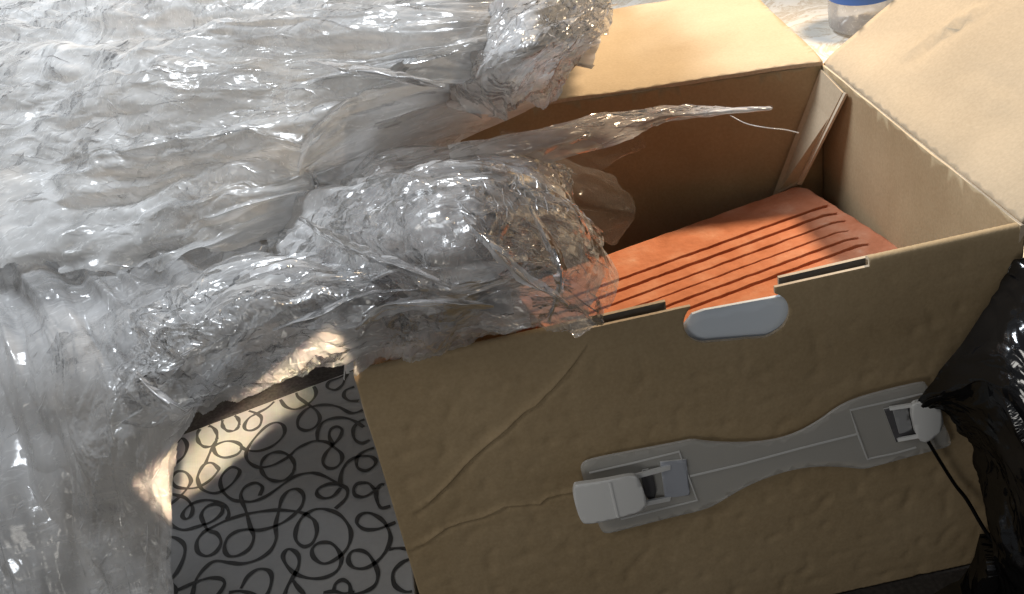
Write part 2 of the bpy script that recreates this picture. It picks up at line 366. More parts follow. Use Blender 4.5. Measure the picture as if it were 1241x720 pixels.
f, inv, o = flap('right_flap', Bc+(0, 0, .0045), Cc+(0, -.001, .0045), (math.cos(th), 0, math.sin(th)), .22, 31, .003, marks=(([(1113, 62), (1135, 45), (1160, 30), (1182, 18)],   .004, -.0055), ([(1180, 95), (1215, 110), (1260, 135)], .006, .0012)))
tip = on_z(905, -14, H-.012)
dv = tip-Cc; axis = (Cc-Ec)/np.linalg.norm(Cc-Ec); sk = float(dv@axis); outv = dv-axis*sk
f, inv, o = flap('back_flap', Cc+(-.002, 0, .0045), Ec+(0, 0, .0045), outv, .24, 32, .002, skew=(-sk*.24/np.linalg.norm(outv), 0))
# glue tab that leans in from the back corner
q = [Cc+(-.006, -.004, -.003), on_x(1021, 112, .4085), on_y(965, 223, .288), on_y(936, 238, .300)]
def quad_board(name, q, th, mats, parent):
    q = [np.array(p) for p in q]; n = np.cross(q[1]-q[0], q[3]-q[0]); n /= np.linalg.norm(n)
    if n @ (CAM-q[0]) < 0: n = -n
    v = q+[p-n*th for p in q]; fs = [(0, 1, 2, 3), (7, 6, 5, 4)]+[(i, i+4, (i+1) % 4+4, (i+1) % 4) for i in range(4)]
    o = pyd(name, v, fs, mats); o.data.polygons.foreach_set('material_index', [0, 0]+[1]*4); return child(o, parent)
quad_board('corner_tab', q, .003, (KRAFT_IN, EDGE), box)
q2 = [q[1]+(.0006, -.0004, 0), on_x(1025, 113, .4088), on_y(969, 224, .286), q[2]+(.0006, -.0004, 0)]
quad_board('tab_cut_edge', q2, .002, (EDGE, EDGE), box)

# ------------------------------------------------------------------ carrying handle
hy = -.0045
def hz(px, py, y=hy): p = on_y(px, py, y); return (float(p[0]), float(p[2]))
handle = tag(empty('carrying_handle', tuple(on_y(925, 560, hy))), 'translucent white plastic carrying handle with two clips on the front of the box', 'handle')
def smooth_poly(pts, n=3):
    P = [np.array(p) for p in pts]
    for _ in range(n):
        Q = []
        for a, b in zip(P, P[1:]+P[:1]): Q += [a*.75+b*.25, a*.25+b*.75]
        P = Q
    return [tuple(p) for p in P]
outl = [(705, 563), (716, 557), (780, 545), (826, 536), (840, 533), (855, 536), (890, 538), (930, 536), (962, 528), (992, 512), (1016, 494), (1040, 483), (1085, 471), (1117, 464), (1124, 465),
        (1140, 505), (1153, 534), (1152, 541), (1120, 549), (1062, 565), (1045, 569), (1025, 566), (985, 565), (945, 573), (905, 589), (875, 607), (858, 617), (810, 628), (745, 645), (733, 647), (727, 641), (715, 605), (704, 572)]
outl = smooth_poly([hz(*p) for p in outl], 2)
child(board('plate', outl[::-1], lambda a, b, d: (a, hy+d, b), .0018, (FROST, FROST, FROST_R), handle, .006), handle)
def strip(name, pts, wd, y, th, m, parent):
    """raised rib of small section along a line on the handle"""
    P = [np.array(hz(*p, y)) for p in pts]; v = []; fs = []
    for i, p in enumerate(P):
        t = (P[min(i+1, len(P)-1)]-P[max(i-1, 0)]); t /= np.linalg.norm(t); n = np.array((-t[1], t[0]))*wd/2
        for s, yy in ((1, y), (.6, y-th), (-.6, y-th), (-1, y)): v.append((p[0]+n[0]*s, yy, p[1]+n[1]*s))
    for i in range(len(P)-1):
        for k in range(3): fs.append((4*i+k, 4*i+k+1, 4*i+k+5, 4*i+k+4))
    return child(pyd(name, v, fs, m), parent)
strip('rib', [(714, 573), (770, 560), (823, 547), (834, 577), (845, 606), (800, 617), (752, 629)], .0014, hy-.0004, .0008, FROST_R, handle)
strip('rib', [(1118, 477), (1030, 497), (1040, 527), (1051, 556), (1085, 549), (1110, 542)], .0014, hy-.0004, .0008, FROST_R, handle)
strip('rib', [(836, 577), (900, 562), (970, 543), (1038, 526)], .0016, hy-.0004, .0008, FROST_R, handle)
def slab(name, pts, y, th, m, parent, smooth=2, curve=0.0):
    P = smooth_poly([hz(px, py, y) for px, py in pts], smooth) if smooth else [hz(px, py, y) for px, py in pts]
    if sum(a[0]*b[1]-b[0]*a[1] for a, b in zip(P, P[1:]+P[:1])) < 0: P = P[::-1]
    cx = np.mean([p[0] for p in P])
    return child(board(name, P, lambda a, b, d: (a, y+d+curve*(a-cx)**2, b), th, (m, m, FROST_W if m is not INNER_DARK else m), parent, .004), parent)
DARKW = simple('clip_window_shade', (.10, .10, .11), .5)  # clip openings are dark slabs, their shade put into the colour
BLUEW = simple('clip_ramp_shading', (.40, .43, .50), .4)  # bluish shading on the ramp put into its colour
# left clip: bluish-shaded ramp, dark slab for the shaded opening, arms, rounded tab standing proud of the plate
slab('clip_ramp', [(800, 560), (832, 557), (836, 600), (806, 604)], hy-.0012, .001, BLUEW, handle, 0)
slab('clip_window_dark', [(775, 571), (790, 568), (797, 603), (783, 607)], hy-.0016, .001, DARKW, handle, 1)
def bar(name, a, ya, b, yb, wd, th, m, parent):
    p0, p1 = on_y(*a, ya), on_y(*b, yb); t = p1-p0; t /= np.linalg.norm(t); up = np.array((0, 0, 1.)); up -= t*(t@up); up /= np.linalg.norm(up); n = np.cross(t, up)
    v = [p+up*su*wd/2+n*sn*th/2 for p in (p0, p1) for su, sn in ((1, 1), (-1, 1), (-1, -1), (1, -1))]
    return child(pyd(name, v, [(0, 1, 2, 3), (7, 6, 5, 4)]+[(i, i+4, (i+1) % 4+4, (i+1) % 4) for i in range(4)], m), parent)
bar('clip_arm', (812, 566), hy-.001, (745, 584), hy-.011, .0036, .0016, FROST_W, handle)
bar('clip_arm', (812, 604), hy-.001, (772, 612), hy-.010, .0036, .0016, FROST_W, handle)
slab('clip_tab', [(696, 590), (700, 588), (735, 582), (765, 577), (775, 580), (786, 612), (782, 621), (745, 629), (712, 637), (704, 634), (695, 605)], hy-.014, .0028, FROST_W, handle, 3, 3.0)
strip('clip_fold', [(739, 584), (744, 606), (749, 627)], .002, hy-.0140, .0007, FROST_W, handle)
# right clip
slab('clip_window_dark', [(1071, 496), (1102, 490), (1113, 529), (1086, 536)], hy-.0016, .001, DARKW, handle, 0)
slab('clip_ramp', [(1082, 497), (1100, 494), (1106, 522), (1090, 526)], hy-.0024, .0006, simple('clip_grey_plastic', (.34, .35, .37), .4), handle, 0)
bar('clip_arm', (1078, 495), hy-.002, (1112, 490), hy-.009, .0026, .0016, FROST_W, handle)
bar('clip_arm', (1088, 533), hy-.002, (1116, 528), hy-.009, .0026, .0016, FROST_W, handle)
slab('clip_tab', [(1104, 496), (1112, 487), (1136, 486), (1141, 497), (1146, 519), (1126, 537), (1112, 534)], hy-.010, .0028, FROST_W, handle, 1, 10.)

# ------------------------------------------------------------------ clay block
zt = .2
c0, c1, c2 = on_z(972, 222, zt), on_z(1070, 310, zt), on_z(738, 306, zt)
f, inv = frame(c0, c2-c0, c1-c0)
def grooves():
    px = [((1001, 249), (766, 332)), ((1010, 257), (753, 351)), ((1020, 266), (755, 364)), ((1024, 278), (800, 360)), ((1036, 287), (815, 367)), ((1048, 294.5), (820, 378))]
    return [(inv(on_z(*a, zt)), inv(on_z(*b, zt))) for a, b in px]
GV = grooves()
LB, WB = .285, .150
def build_block():
    gu = np.unique(np.concatenate([np.linspace(0, LB, 100), np.linspace(0, .03, 26)]))
    gv = [0, .001, .002, .004, .007]
    ww = [(a[1]+b[1])/2 for a, b in GV]
    gv = np.unique(np.concatenate([np.linspace(0, WB, 440), [0, .001, .002, WB-.001]]))
    Ug, Vg = np.meshgrid(gu, gv, indexing='ij')
    z = np.zeros_like(Ug)
    for k, (a, b) in enumerate(GV):
        sl = (b[1]-a[1])/(b[0]-a[0]); cv = a[1]+(Ug-a[0])*sl*.6 + .0004*noise(Ug*30, Ug*0+k*3.3, 60+k)
        cv = cv + .0035*np.clip((a[0]+.012-Ug)/.012, 0, 1)**2*(1 if k else .4)
        wd = (.0014, .0015, .0010, .0007, .0012, .0014)[k]*(1+.35*noise(Ug*55, Ug*0+k, 80+k))
        dep = (.008, .008, .006, .003, .007, .008)[k]
        g = 1/(1+np.exp((np.abs(Vg-cv)-wd)/.00012))
        z -= dep*g*np.clip((Ug-a[0]+.002)/.003, 0, 1)
    z += .0006*fbm(Ug*70, Vg*70, 9, 3)
    for d in (Ug, LB-Ug, Vg, WB-Vg):                      # worn, rounded edges
        rr = .0035*(1+.5*noise(Ug*60+5, Vg*60, 17)); z -= np.where(d < rr, rr-np.sqrt(np.maximum(rr**2-(rr-d)**2, 0)), 0)
    # the corner next to the back wall is knocked off
    z -= np.maximum(0, .011-Ug-Vg*.8)*1.2
    nu, nv = Ug.shape
    v = [f(a, b, 0) for a, b in zip(Ug.ravel(), Vg.ravel())]
    v = [(p[0], p[1], zt+dz) for p, dz in zip(v, z.ravel())]
    idx = np.arange(nu*nv).reshape(nu, nv)
    fs = [(idx[i, j], idx[i, j+1], idx[i+1, j+1], idx[i+1, j]) for i in range(nu-1) for j in range(nv-1)]
    ring = list(idx[:, 0])+list(idx[-1, 1:])+list(idx[-2::-1, -1])+list(idx[0, -2:0:-1])
    n0 = len(v)
    for i in ring: v.append((v[i][0], v[i][1], .012))
    m = len(ring)
    fs += [(ring[k], n0+k, n0+(k+1) % m, ring[(k+1) % m]) for k in range(m)]
    fs.append(tuple(n0+k for k in range(m)))
    return v, fs
v, fs = build_block()
blk = pyd('clay_block', v, fs, CLAY)
tag(blk, 'reddish orange fired clay block with long grooves lying inside the cardboard box', 'clay block')

# ------------------------------------------------------------------ patterned box on the left
zp = .10
pb = tag(empty('patterned_box', (-.1, .1, .006)), 'grey box printed with curly black loops, left of the brown cardboard box', 'patterned box')
ql = [on_z(204, 533, zp), on_z(189, 725, zp)]
d_ = (ql[1]-ql[0])/np.linalg.norm(ql[1]-ql[0])
far = on_z(427, 449, zp); sl_ = (far[1]-ql[0][1])/(far[0]-ql[0][0])
LT = ql[0]; LBm = ql[1]+d_*.09
top = [LT, LBm, np.array((-.004, LBm[1]+.01, zp)), np.array((-.004, LT[1]+sl_*(-.004-LT[0]), zp))]
def hexa(name, top, z0, m, parent, inset=0):
    c = np.mean(top, 0); q = [c+(p-c)*(1-inset) for p in top]
    v = [(p[0], p[1], p[2]) for p in q]+[(p[0], p[1], z0) for p in q]
    o = pyd(name, v, [tuple(range(len(q))), tuple(range(2*len(q)-1, len(q)-1, -1))]+[(i, i+len(q), (i+1) % len(q)+len(q), (i+1) % len(q)) for i in range(len(q))], m)
    bv = o.modifiers.new('bevel', 'BEVEL'); bv.width = .0012; bv.segments = 2
    return child(o, parent)
hexa('lid', top, zp-.035, PAPER, pb)
hexa('body', [p-np.array((0, 0, .036)) for p in top], .006, PAPER, pb, .02)
CROP = {'a': (190, 440), 'b': (340, 440), 'c': (190, 570), 'd': (340, 570)}
def zoom_pt(o, x, y): return on_z(CROP[o][0]+x/4.8, CROP[o][1]+y/4.8, zp)
def trace(t):
    """'a 10 20 30 40 b 5 6' -> points of one drawn stroke"""
    out = []; o = 'a'; num = []
    for w_ in t.split():
        if w_ in CROP: o = w_
        else:
            num.append(float(w_))
            if len(num) == 2: out.append(zoom_pt(o, *num)); num = []
    return out
def ring(o, x, y, rx, ry): return [zoom_pt(o, x+rx*math.cos(t), y+ry*math.sin(t)) for t in np.linspace(.3, .3+2*math.pi, 15)]
STROKES = ["a 80 530 115 470 150 440 178 480 160 540 110 585 60 605", "a 530 278 580 295 610 320 600 365 560 392 520 390 512 360 540 320 590 292 650 258 705 205",
 "a 285 585 310 525 335 485 400 458 460 462 495 490 470 532 400 552 350 535 330 492 345 470",
 "a 490 490 530 510 600 512 680 480 740 420 740 370 700 348 640 370 570 440 525 510 525 560 560 595 610 610 690 590 770 545 810 505 b 144 475 200 455 270 462 310 490 355 530 355 575 320 610 275 612 248 580 262 530 305 480 345 435 358 390 328 372 293 388 285 430 305 475",
 "c 60 215 130 160 180 105 200 60 170 15 120 10 88 50 110 95 170 108 240 100 310 60 358 5 a 355 610 320 583 275 595 243 650 c 240 60 265 112 330 135 390 118 450 68 483 15 a 470 615 430 610 385 650 c 370 75 390 130 440 172 500 182 560 182 640 150 740 80 800 40 864 20 d 200 18 260 38 340 82 388 112 380 165 320 225",
 "c 50 135 110 145 170 165 208 215 200 265 170 285 150 265 170 225 220 190 290 175 350 185 405 215 420 255 410 285",
 "c 50 290 100 330 160 348 240 328 320 300 375 255 380 215 340 198 290 215 260 260 275 310 300 350 350 370 375 420 345 475 290 500 240 475 235 415 270 365 310 340 400 295 500 262 600 242 700 233 800 240 864 255 d 170 272 200 300 212 360 185 425 135 445 92 410 90 350 115 290 150 255 210 228 280 232 350 265 400 330 410 390 385 460 320 520 250 545 195 510 185 460 225 425 290 425 335 465 355 520 330 585 260 625 170 630 90 605 40 560 15 505 35 465 70 465 105 500 105 560 75 620 40 680 20 740",
 "d 65 630 100 680 140 725", "c 600 150 615 100 575 75 520 95 490 140 500 190 520 240 545 330 565 390 540 455 480 495 420 500 395 460 410 400 460 360 530 345 600 350 700 322 780 275 840 215 855 150 820 112 770 120 730 165 710 240 692 320 695 400 660 470 590 520 500 545 420 538 340 530 280 570 230 640 210 720 205 780",
 "c 45 388 110 395 160 435 160 500 120 590 60 660 0 700", "c 20 535 60 510 72 480 40 445", "c 5 625 60 640 105 680 110 720 100 760", "c 60 720 130 695 220 655 300 630 370 632 395 660 370 710 330 750", "c 490 690 530 620 590 578 650 585 670 630 650 710 600 780", "c 420 715 480 705 550 720 620 760",
 "b 400 60 350 85 285 110 275 145 320 158 360 130 378 90 390 65", "b 430 140 380 160 370 195 400 220 455 222", "b 0 215 30 255 80 272 130 258 185 220 208 175 185 130 140 125 98 155 100 195 150 235 210 280 230 330 200 375 150 395 105 375 105 325 145 275 200 252 270 245 340 258 400 290 440 290 480 275",
 "b 215 455 218 395 250 345 310 322 380 322 440 345 485 375", "b 490 330 455 345 425 385 430 440 470 468 520 450", "b 545 495 490 515 445 555 450 610 495 628 540 605 555 570 520 545 450 548 390 580 355 640 345 715",
 "d 340 85 280 82 220 110 215 145 255 165 310 150 350 105", "d 550 115 510 78 450 80 425 115 440 150 490 155 550 120 585 85 605 85", "d 555 115 560 170 585 220 640 212",
 "d 670 305 620 325 560 345 490 345 445 310 460 265 510 250 570 275 615 320 640 390 620 460 570 525 500 570 430 570 395 530 410 480 460 468 510 490 550 550 568 610 550 670 500 705 430 725", "d 630 462 690 455 745 462", "d 760 515 700 545 655 600 665 670 720 708 780 705 820 688", "d 310 705 320 665 360 640 400 665 410 715", "d 250 715 310 708 370 720 430 715"]
def ribbon(pts, wd, z, closed, V, F):
    P = np.array(pts)[:, :2]; n = len(P); b = len(V)
    for i in range(n):
        t = P[(i+1) % n]-P[i-1] if closed else P[min(i+1, n-1)]-P[max(i-1, 0)]
        t = t/(np.linalg.norm(t)+1e-9); q = np.array((-t[1], t[0]))*wd/2*(1+.25*math.sin(i*.35+b))
        V.append((*(P[i]+q), z)); V.append((*(P[i]-q), z))
    for i in range(n if closed else n-1):
        j = (i+1) % n; F.append((b+2*i, b+2*i+1, b+2*j+1, b+2*j))
def spline(pts, k=10):
    P = [np.array(p, float) for p in pts]; P = [2*P[0]-P[1]]+P+[2*P[-1]-P[-2]]; out = []
    for i in range(1, len(P)-2):
        for t in np.linspace(0, 1, k, endpoint=False):
            a, b, c, d = P[i-1:i+3]; out.append(.5*((2*b)+(c-a)*t+(2*a-5*b+4*c-d)*t*t+(3*b-a-3*c+d)*t**3))
    out.append(P[-2]); return out
V, F = [], []
inside_x = -.0052
for k, p in enumerate([trace(t) for t in STROKES]+[ring('a', 295, 430, 58, 62), ring('a', 432, 352, 50, 48), ring('a', 705, 605, 98, 85)]):
    ribbon(spline(p, 8), .0031, zp+.0004+k*8e-6, False, V, F)
lx = lambda p: ql[0][0]+(p[1]-ql[0][1])*(ql[1][0]-ql[0][0])/(ql[1][1]-ql[0][1])
F = [q for q in F if all(V[i][0] < inside_x and V[i][0] > lx(V[i])+.001 and V[i][1] < ql[0][1]+sl_*(V[i][0]-ql[0][0])-.0015 for i in q)]
child(pyd('loop_print', V, F, INK), pb)['kind'] = 'stuff'

# ------------------------------------------------------------------ crumpled film
def interp(ctrl, nu, nv):
    P = np.array(ctrl, float)
    def cr(P, n):
        m = len(P); Q = np.concatenate([[2*P[0]-P[1]], P, [2*P[-1]-P[-2]]]); t = np.linspace(0, m-1, n); i = np.minimum(t.astype(int), m-2); f = (t-i).reshape((-1,)+(1,)*(P.ndim-1))
        a, b, c, d = Q[i], Q[i+1], Q[i+2], Q[i+3]
        return .5*(2*b+(c-a)*f+(2*a-5*b+4*c-d)*f*f+(3*b-a-3*c+d)*f**3)
    P = cr(P, nu); return np.swapaxes(cr(np.swapaxes(P, 0, 1), nv), 0, 1)
def crumple(a, b, seed, scales, amps, aniso=1.0, ang=0.0, sharp=.8):
    c, s = math.cos(ang), math.sin(ang); x, y = a*c+b*s, (-a*s+b*c)*aniso
    wx = .02*noise(x*12, y*12, seed+90); wy = .02*aniso*noise(x*12+7, y*12, seed+91); x, y = x+wx, y+wy
    h = 0
    busy = np.clip(.55+1.9*noise(x*6/max(1, aniso)**.5, y*6/aniso**.7, seed+77), .12, 1.5)
    for k, (sc, am) in enumerate(zip(scales, amps)):
        n1, n2, n3 = noise(x/sc, y/sc, seed+5*k), noise(x/sc+31, y/sc+17, seed+5*k+1), noise(x/sc*.7+3, y/sc*.7, seed+5*k+2)
        h = h+am*(busy if k > 1 else 1)*(sharp*(np.abs(n1)-np.maximum(n2, n3)*.9)+(1-sharp)*n3)
    return h
GRID = [None, None]
CV, CF = [], []
def creases(num, dirn, spread, lmin, lmax, seed, wd=(.0004, .0010), kink=.25, u0=.03, u1=.97, v0=.03, v1=.97, bias=None):
    """hair-thin pinched creases lying on the sheet made last"""
    P, n = GRID; nu, nv = P.shape[:2]; rs = np.random.RandomState(seed)
    du = np.linalg.norm(np.diff(P[:, nv//2], axis=0), axis=1).mean(); dv = np.linalg.norm(np.diff(P[nu//2], axis=0), axis=1).mean()
    for _ in range(num):
        if bias is not None and rs.rand() < .6: i, j = bias[0]*nu+rs.randn()*bias[2]*nu, bias[1]*nv+rs.randn()*bias[3]*nv
        else: i, j = (u0+(u1-u0)*rs.rand())*nu, (v0+(v1-v0)*rs.rand())*nv
        a = dirn+spread*rs.randn(); ln = lmin+(lmax-lmin)*rs.rand()**2; k = max(5, int(ln/.0016)); st = ln/k; w0 = wd[0]+(wd[1]-wd[0])*rs.rand()**2; tl = rs.randn()*.6
        pts = []; nr = []
        for q in range(k):
            if not (1 <= i < nu-2 and 1 <= j < nv-2): break
            i0, j0 = int(i), int(j); fi, fj = i-i0, j-j0
            pts.append((P[i0, j0]*(1-fi)*(1-fj)+P[i0+1, j0]*fi*(1-fj)+P[i0, j0+1]*(1-fi)*fj+P[i0+1, j0+1]*fi*fj)); nr.append(n[i0, j0])
            i += math.sin(a)*st/du; j += math.cos(a)*st/dv
            a += rs.randn()*.05
            if rs.rand() < kink*.12: a += rs.randn()*kink*2.5
        if len(pts) < 5: continue
        pts = np.array(pts); nr = np.array(nr); t = np.gradient(pts, axis=0); t /= np.linalg.norm(t, axis=1, keepdims=True)+1e-9
        sd = np.cross(t, nr); sd = sd*math.cos(tl)+nr*math.sin(tl); m = len(pts); ww = w0*np.sin(np.pi*(np.arange(m)+.5)/m)**.7; b = len(CV)
        for p, s_, w_, q in zip(pts, sd, ww, nr):
            CV.append(p+q*.0004-s_*w_*.5); CV.append(p+q*(.0004+w_*.5)); CV.append(p+q*.0004+s_*w_*.5)
        for q in range(m-1):
            for c_ in (0, 1): CF.append((b+3*q+c_, b+3*q+c_+1, b+3*q+c_+4, b+3*q+c_+3))
def film(name, ctrl, nu, nv, seed, mat_, parent, scales=(.10, .045, .02, .009), amps=(.03, .016, .008, .0035), aniso=1.0, ang=0.0, tang=.5, ragged=.012, mode='z', sharp=.8, front=False):
    W = np.array([[on_z(*c) if mode == 'z' else on_y(*c) if mode == 'y' else c for c in row] for row in ctrl])
    P = interp(W, nu, nv)
    gu = np.linalg.norm(np.diff(P, axis=0), axis=2).mean(1); gv = np.linalg.norm(np.diff(P, axis=1), axis=2).mean(0)
    a = np.concatenate([[0], np.cumsum(gu)])[:, None]+np.zeros(nv); b = np.concatenate([[0], np.cumsum(gv)])[None]+np.zeros((nu, 1))
    du = np.gradient(P, axis=0); dv = np.gradient(P, axis=1); n = np.cross(du, dv); n /= np.linalg.norm(n, axis=2, keepdims=True)+1e-9
    n = np.where((n[..., 2:] < 0), -n, n)
    tu = du/(np.linalg.norm(du, axis=2, keepdims=True)+1e-9); tv = dv/(np.linalg.norm(dv, axis=2, keepdims=True)+1e-9)
    h = crumple(a, b, seed, scales, amps, aniso, ang, sharp)
    h1 = crumple(a, b, seed+300, scales, amps, aniso, ang, sharp); h2 = crumple(a, b, seed+600, scales, amps, aniso, ang, sharp)
    P = P+n*h[..., None]+tang*(tu*h1[..., None]+tv*h2[..., None])
    I, J = np.meshgrid(np.arange(nu), np.arange(nv), indexing='ij')
    e = np.minimum(np.minimum(a, a[-1, 0]-a), np.minimum(b, b[0, -1]-b))
    keep = e > ragged*(.6+1.3*fbm(a*16, b*16, seed+900, 2))
    P[..., 2] = np.maximum(P[..., 2], .012)
    if front: P[..., 1] = np.where(P[..., 0] < .428, np.minimum(P[..., 1], -.006-.004*noise(a*60, b*60, 5)), P[..., 1])
    idx = np.arange(nu*nv).reshape(nu, nv)
    ok = keep[:-1, :-1] & keep[1:, :-1] & keep[:-1, 1:] & keep[1:, 1:]
    q = np.stack([idx[:-1, :-1], idx[1:, :-1], idx[1:, 1:], idx[:-1, 1:]], -1)[ok]
    used = np.zeros(nu*nv, bool); used[q.ravel()] = True; re = np.cumsum(used)-1
    vv = P.reshape(-1, 3)[used]; q = re[q]
    me = bpy.data.meshes.new(name); me.vertices.add(len(vv)); me.vertices.foreach_set('co', vv.ravel().astype(np.float32))
    me.loops.add(q.size); me.loops.foreach_set('vertex_index', q.ravel().astype(np.int32)); me.polygons.add(len(q))
    me.polygons.foreach_set('loop_start', np.arange(0, q.size, 4, dtype=np.int32)); me.update(calc_edges=True); me.validate()
    me.polygons.foreach_set('use_smooth', [True]*len(me.polygons))
    o = link(name, me, mat_)
    GRID[:] = [P, n]
    return child(o, parent) if parent else o
wrap = tag(empty('plastic_wrap', (-.05, .2, H)), 'large crumpled heap of clear plastic film spilling out of the cardboard box', 'plastic wrap')
def lift(rows, dz, dx=0, dy=0): return [[(x+dx, y+dy, z+dz) for x, y, z in r] for r in rows]
MAIN = [[(-120, -90, .34), (120, -90, .38), (340, -90, .42), (560, -90, .44), (760, -90, .40)],
        [(-120, 20, .34), (120, 20, .40), (340, 10, .45), (560, 5, .47), (750, -5, .42)],
        [(-120, 120, .32), (120, 120, .38), (330, 110, .42), (530, 90, .44), (705, 75, .41)],
        [(-120, 220, .29), (120, 225, .34), (320, 215, .37), (480, 180, .36), (560, 165, .33)],
        [(-120, 340, .24), (110, 340, .29), (300, 310, .32), (440, 260, .33), (560, 190, .33)]]
BIG = dict(scales=(.30, .13, .055, .022, .010, .005), amps=(.036, .010, .0034, .0019, .0010, .0005), tang=.5)
film('film_heap', MAIN, 480, 430, 11, FILM, wrap, aniso=5.0, ang=1.68, **BIG)
creases(420, .10, .16, .01, .06, 1, bias=(.55, .42, .13, .16)); creases(120, -.4, .5, .006, .03, 2)
film('film_heap', lift(MAIN, -.03, -10, 14), 300, 300, 47, FILM_DENSE, wrap, aniso=4., ang=1.5, **BIG)
film('film_heap', lift(MAIN, -.06, -25, 25), 160, 220, 83, FILM_DENSE, wrap, **BIG)
LEFT = [[(-120, 235, .22), (40, 230, .25), (190, 245, .28), (350, 265, .30)],
        [(-120, 400, .22), (30, 400, .27), (170, 400, .31), (320, 380, .34)],
        [(-120, 520, .18), (20, 530, .22), (130, 520, .27), (240, 490, .31)],
        [(-120, 640, .15), (10, 640, .18), (110, 640, .20), (218, 600, .24)],
        [(-120, 780, .12), (10, 780, .13), (110, 780, .14), (215, 770, .15)]]
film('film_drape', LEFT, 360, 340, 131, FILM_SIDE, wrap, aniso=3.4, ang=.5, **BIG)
creases(110, 2.1, .45, .008, .05, 3)
film('film_drape', lift(LEFT, -.03, -8, 6), 200, 160, 171, FILM_DENSE, wrap, aniso=2, ang=.3, **BIG)
LOBE = [[(330, 240, .32), (430, 200, .34), (540, 185, .35), (630, 180, .37), (690, 215, .34)],
        [(335, 290, .33), (450, 250, .41), (560, 235, .43), (650, 245, .41), (730, 285, .35)],
        [(350, 340, .33), (470, 310, .41), (570, 305, .43), (660, 310, .40), (752, 340, .34)],
        [(420, 385, .35), (500, 370, .38), (580, 365, .39), (660, 360, .37), (740, 385, .33)],
        [(428, 464, .304), (500, 442, .306), (580, 423, .307), (655, 405, .31), (718, 397, .32)]]
film('film_puff', LOBE, 380, 420, 211, FILM_CLEAR, wrap, scales=(.12, .06, .026, .012, .006), amps=(.020, .010, .008, .0038, .0013), tang=.3)
creases(750, .9, 1.0, .006, .04, 4, kink=.6, bias=(.45, .68, .15, .10), u0=.1, u1=.88, v0=.1, v1=.86)
film('film_puff', lift(LOBE, -.02, -14, -4), 240, 300, 251, FILM, wrap, scales=(.12, .06, .03, .012), amps=(.02, .012, .005, .001))
film('film_puff', lift([r[:4] for r in LOBE], -.055, -14, -6), 160, 200, 271, FILM_DENSE, wrap, scales=(.12, .06, .03, .012), amps=(.02, .010, .004, .001))
LOW = [[(130, 400, .27), (230, 345, .33), (320, 312, .35), (430, 305, .36), (560, 320, .34)],
       [(130, 455, .29), (230, 400, .37), (320, 365, .39), (430, 350, .39), (600, 360, .36)],
       [(140, 505, .28), (240, 450, .35), (330, 415, .36), (430, 395, .36), (640, 380, .345)],
       [(205, 525, .28), (270, 495, .30), (350, 468, .315), (430, 440, .318), (660, 398, .322)]]
film('film_puff', LOW, 280, 520, 311, FILM_CLEAR, wrap, scales=(.13, .06, .026, .012, .006), amps=(.022, .013, .006, .003, .0012), aniso=1.6, ang=1.2)
creases(560, -.5, .8, .006, .04, 5, kink=.6, u0=.1, u1=.85, v0=.08, v1=.9)
film('film_puff', lift([r[:4] for r in LOW], -.02), 160, 260, 351, FILM, wrap, scales=(.13, .06, .03, .012), amps=(.02, .012, .005, .001))
BACK = [[(600, 150, .30), (690, 190, .30), (745, 212, .285)], [(620, 220, .31), (700, 240, .31), (779, 258, .28)], [(660, 300, .27), (715, 300, .26), (748, 296, .25)]]
film('film_puff', BACK, 120, 120, 411, FILM_THIN, wrap, amps=(.006, .003, .001, .0005), tang=.2)
TAIL = [[(540, 175, .38), (620, 165, .385), (690, 152, .38), (740, 138, .378), (800, 130, .372), (860, 130, .368), (936, 130, .362)],
        [(545, 195, .385), (620, 182, .39), (690, 166, .388), (740, 152, .382), (800, 140, .376), (860, 136, .370), (937, 132, .364)],
        [(560, 220, .38), (640, 205, .375), (700, 190, .37), (760, 172, .375), (800, 150, .37), (860, 142, .366), (935, 134, .362)]]
film('film_tail', TAIL, 70, 420, 451, FILM_CREST, wrap, scales=(.05, .02, .008, .004), amps=(.006, .005, .003, .0015), aniso=.35, ragged=.002)
creases(90, 0, .12, .008, .05, 7, v0=.35)
DROOP = [[(600, 190, .375), (680, 170, .375), (775, 150, .372)], [(630, 205, .36), (700, 190, .36), (785, 178, .36)], [(660, 212, .35), (720, 212, .345), (750, 190, .35)]]
film('film_tail', DROOP, 90, 150, 481, FILM_THIN, wrap, scales=(.05, .02, .008), amps=(.004, .002, .001), tang=.2, ragged=.002)
def fold(pts, wd, lift_, seed, m=None):
    """a rolled crease of film: a narrow folded strip with a raised ridge"""
    P = np.array(spline(pts, 14)); pix = P[:, :2]; t = np.gradient(pix, axis=0); t /= np.linalg.norm(t, axis=1, keepdims=True); nn = np.stack([-t[:, 1], t[:, 0]], 1)
    k = np.linspace(0, 1, len(P)); wv = wd*np.sin(np.pi*np.clip(k, .03, .97))**.6*(1+.5*noise(k*9, k*0+seed, seed)); rows = []
    for off, dz in ((-1, -.006), (-.35, -.001), (0, lift_), (.4, -.001), (1, -.007)):
        rows.append([(x+o[0]*off*w_, y+o[1]*off*w_, z+dz) for (x, y, z), o, w_ in zip(P, nn, wv)])
    film('film_fold', rows, 26, len(P)*3, seed, m or FILM_FOLD, wrap, scales=(.03, .012, .006), amps=(.004, .0022, .001), aniso=.5, ragged=0, tang=.3)
CREST = [[(540, -60, .41), (640, -60, .46), (750, -60, .42)], [(530, 30, .42), (640, 30, .475), (742, 30, .43)], [(520, 105, .40), (620, 90, .45), (700, 75, .42)], [(590, 150, .40), (640, 140, .40), (680, 125, .39)]]
film('film_heap', CREST, 300, 280, 521, FILM_CREST, wrap, aniso=3.0, ang=-.75, scales=(.14, .06, .026, .011, .005), amps=(.014, .006, .0034, .0020, .0011), tang=.35)
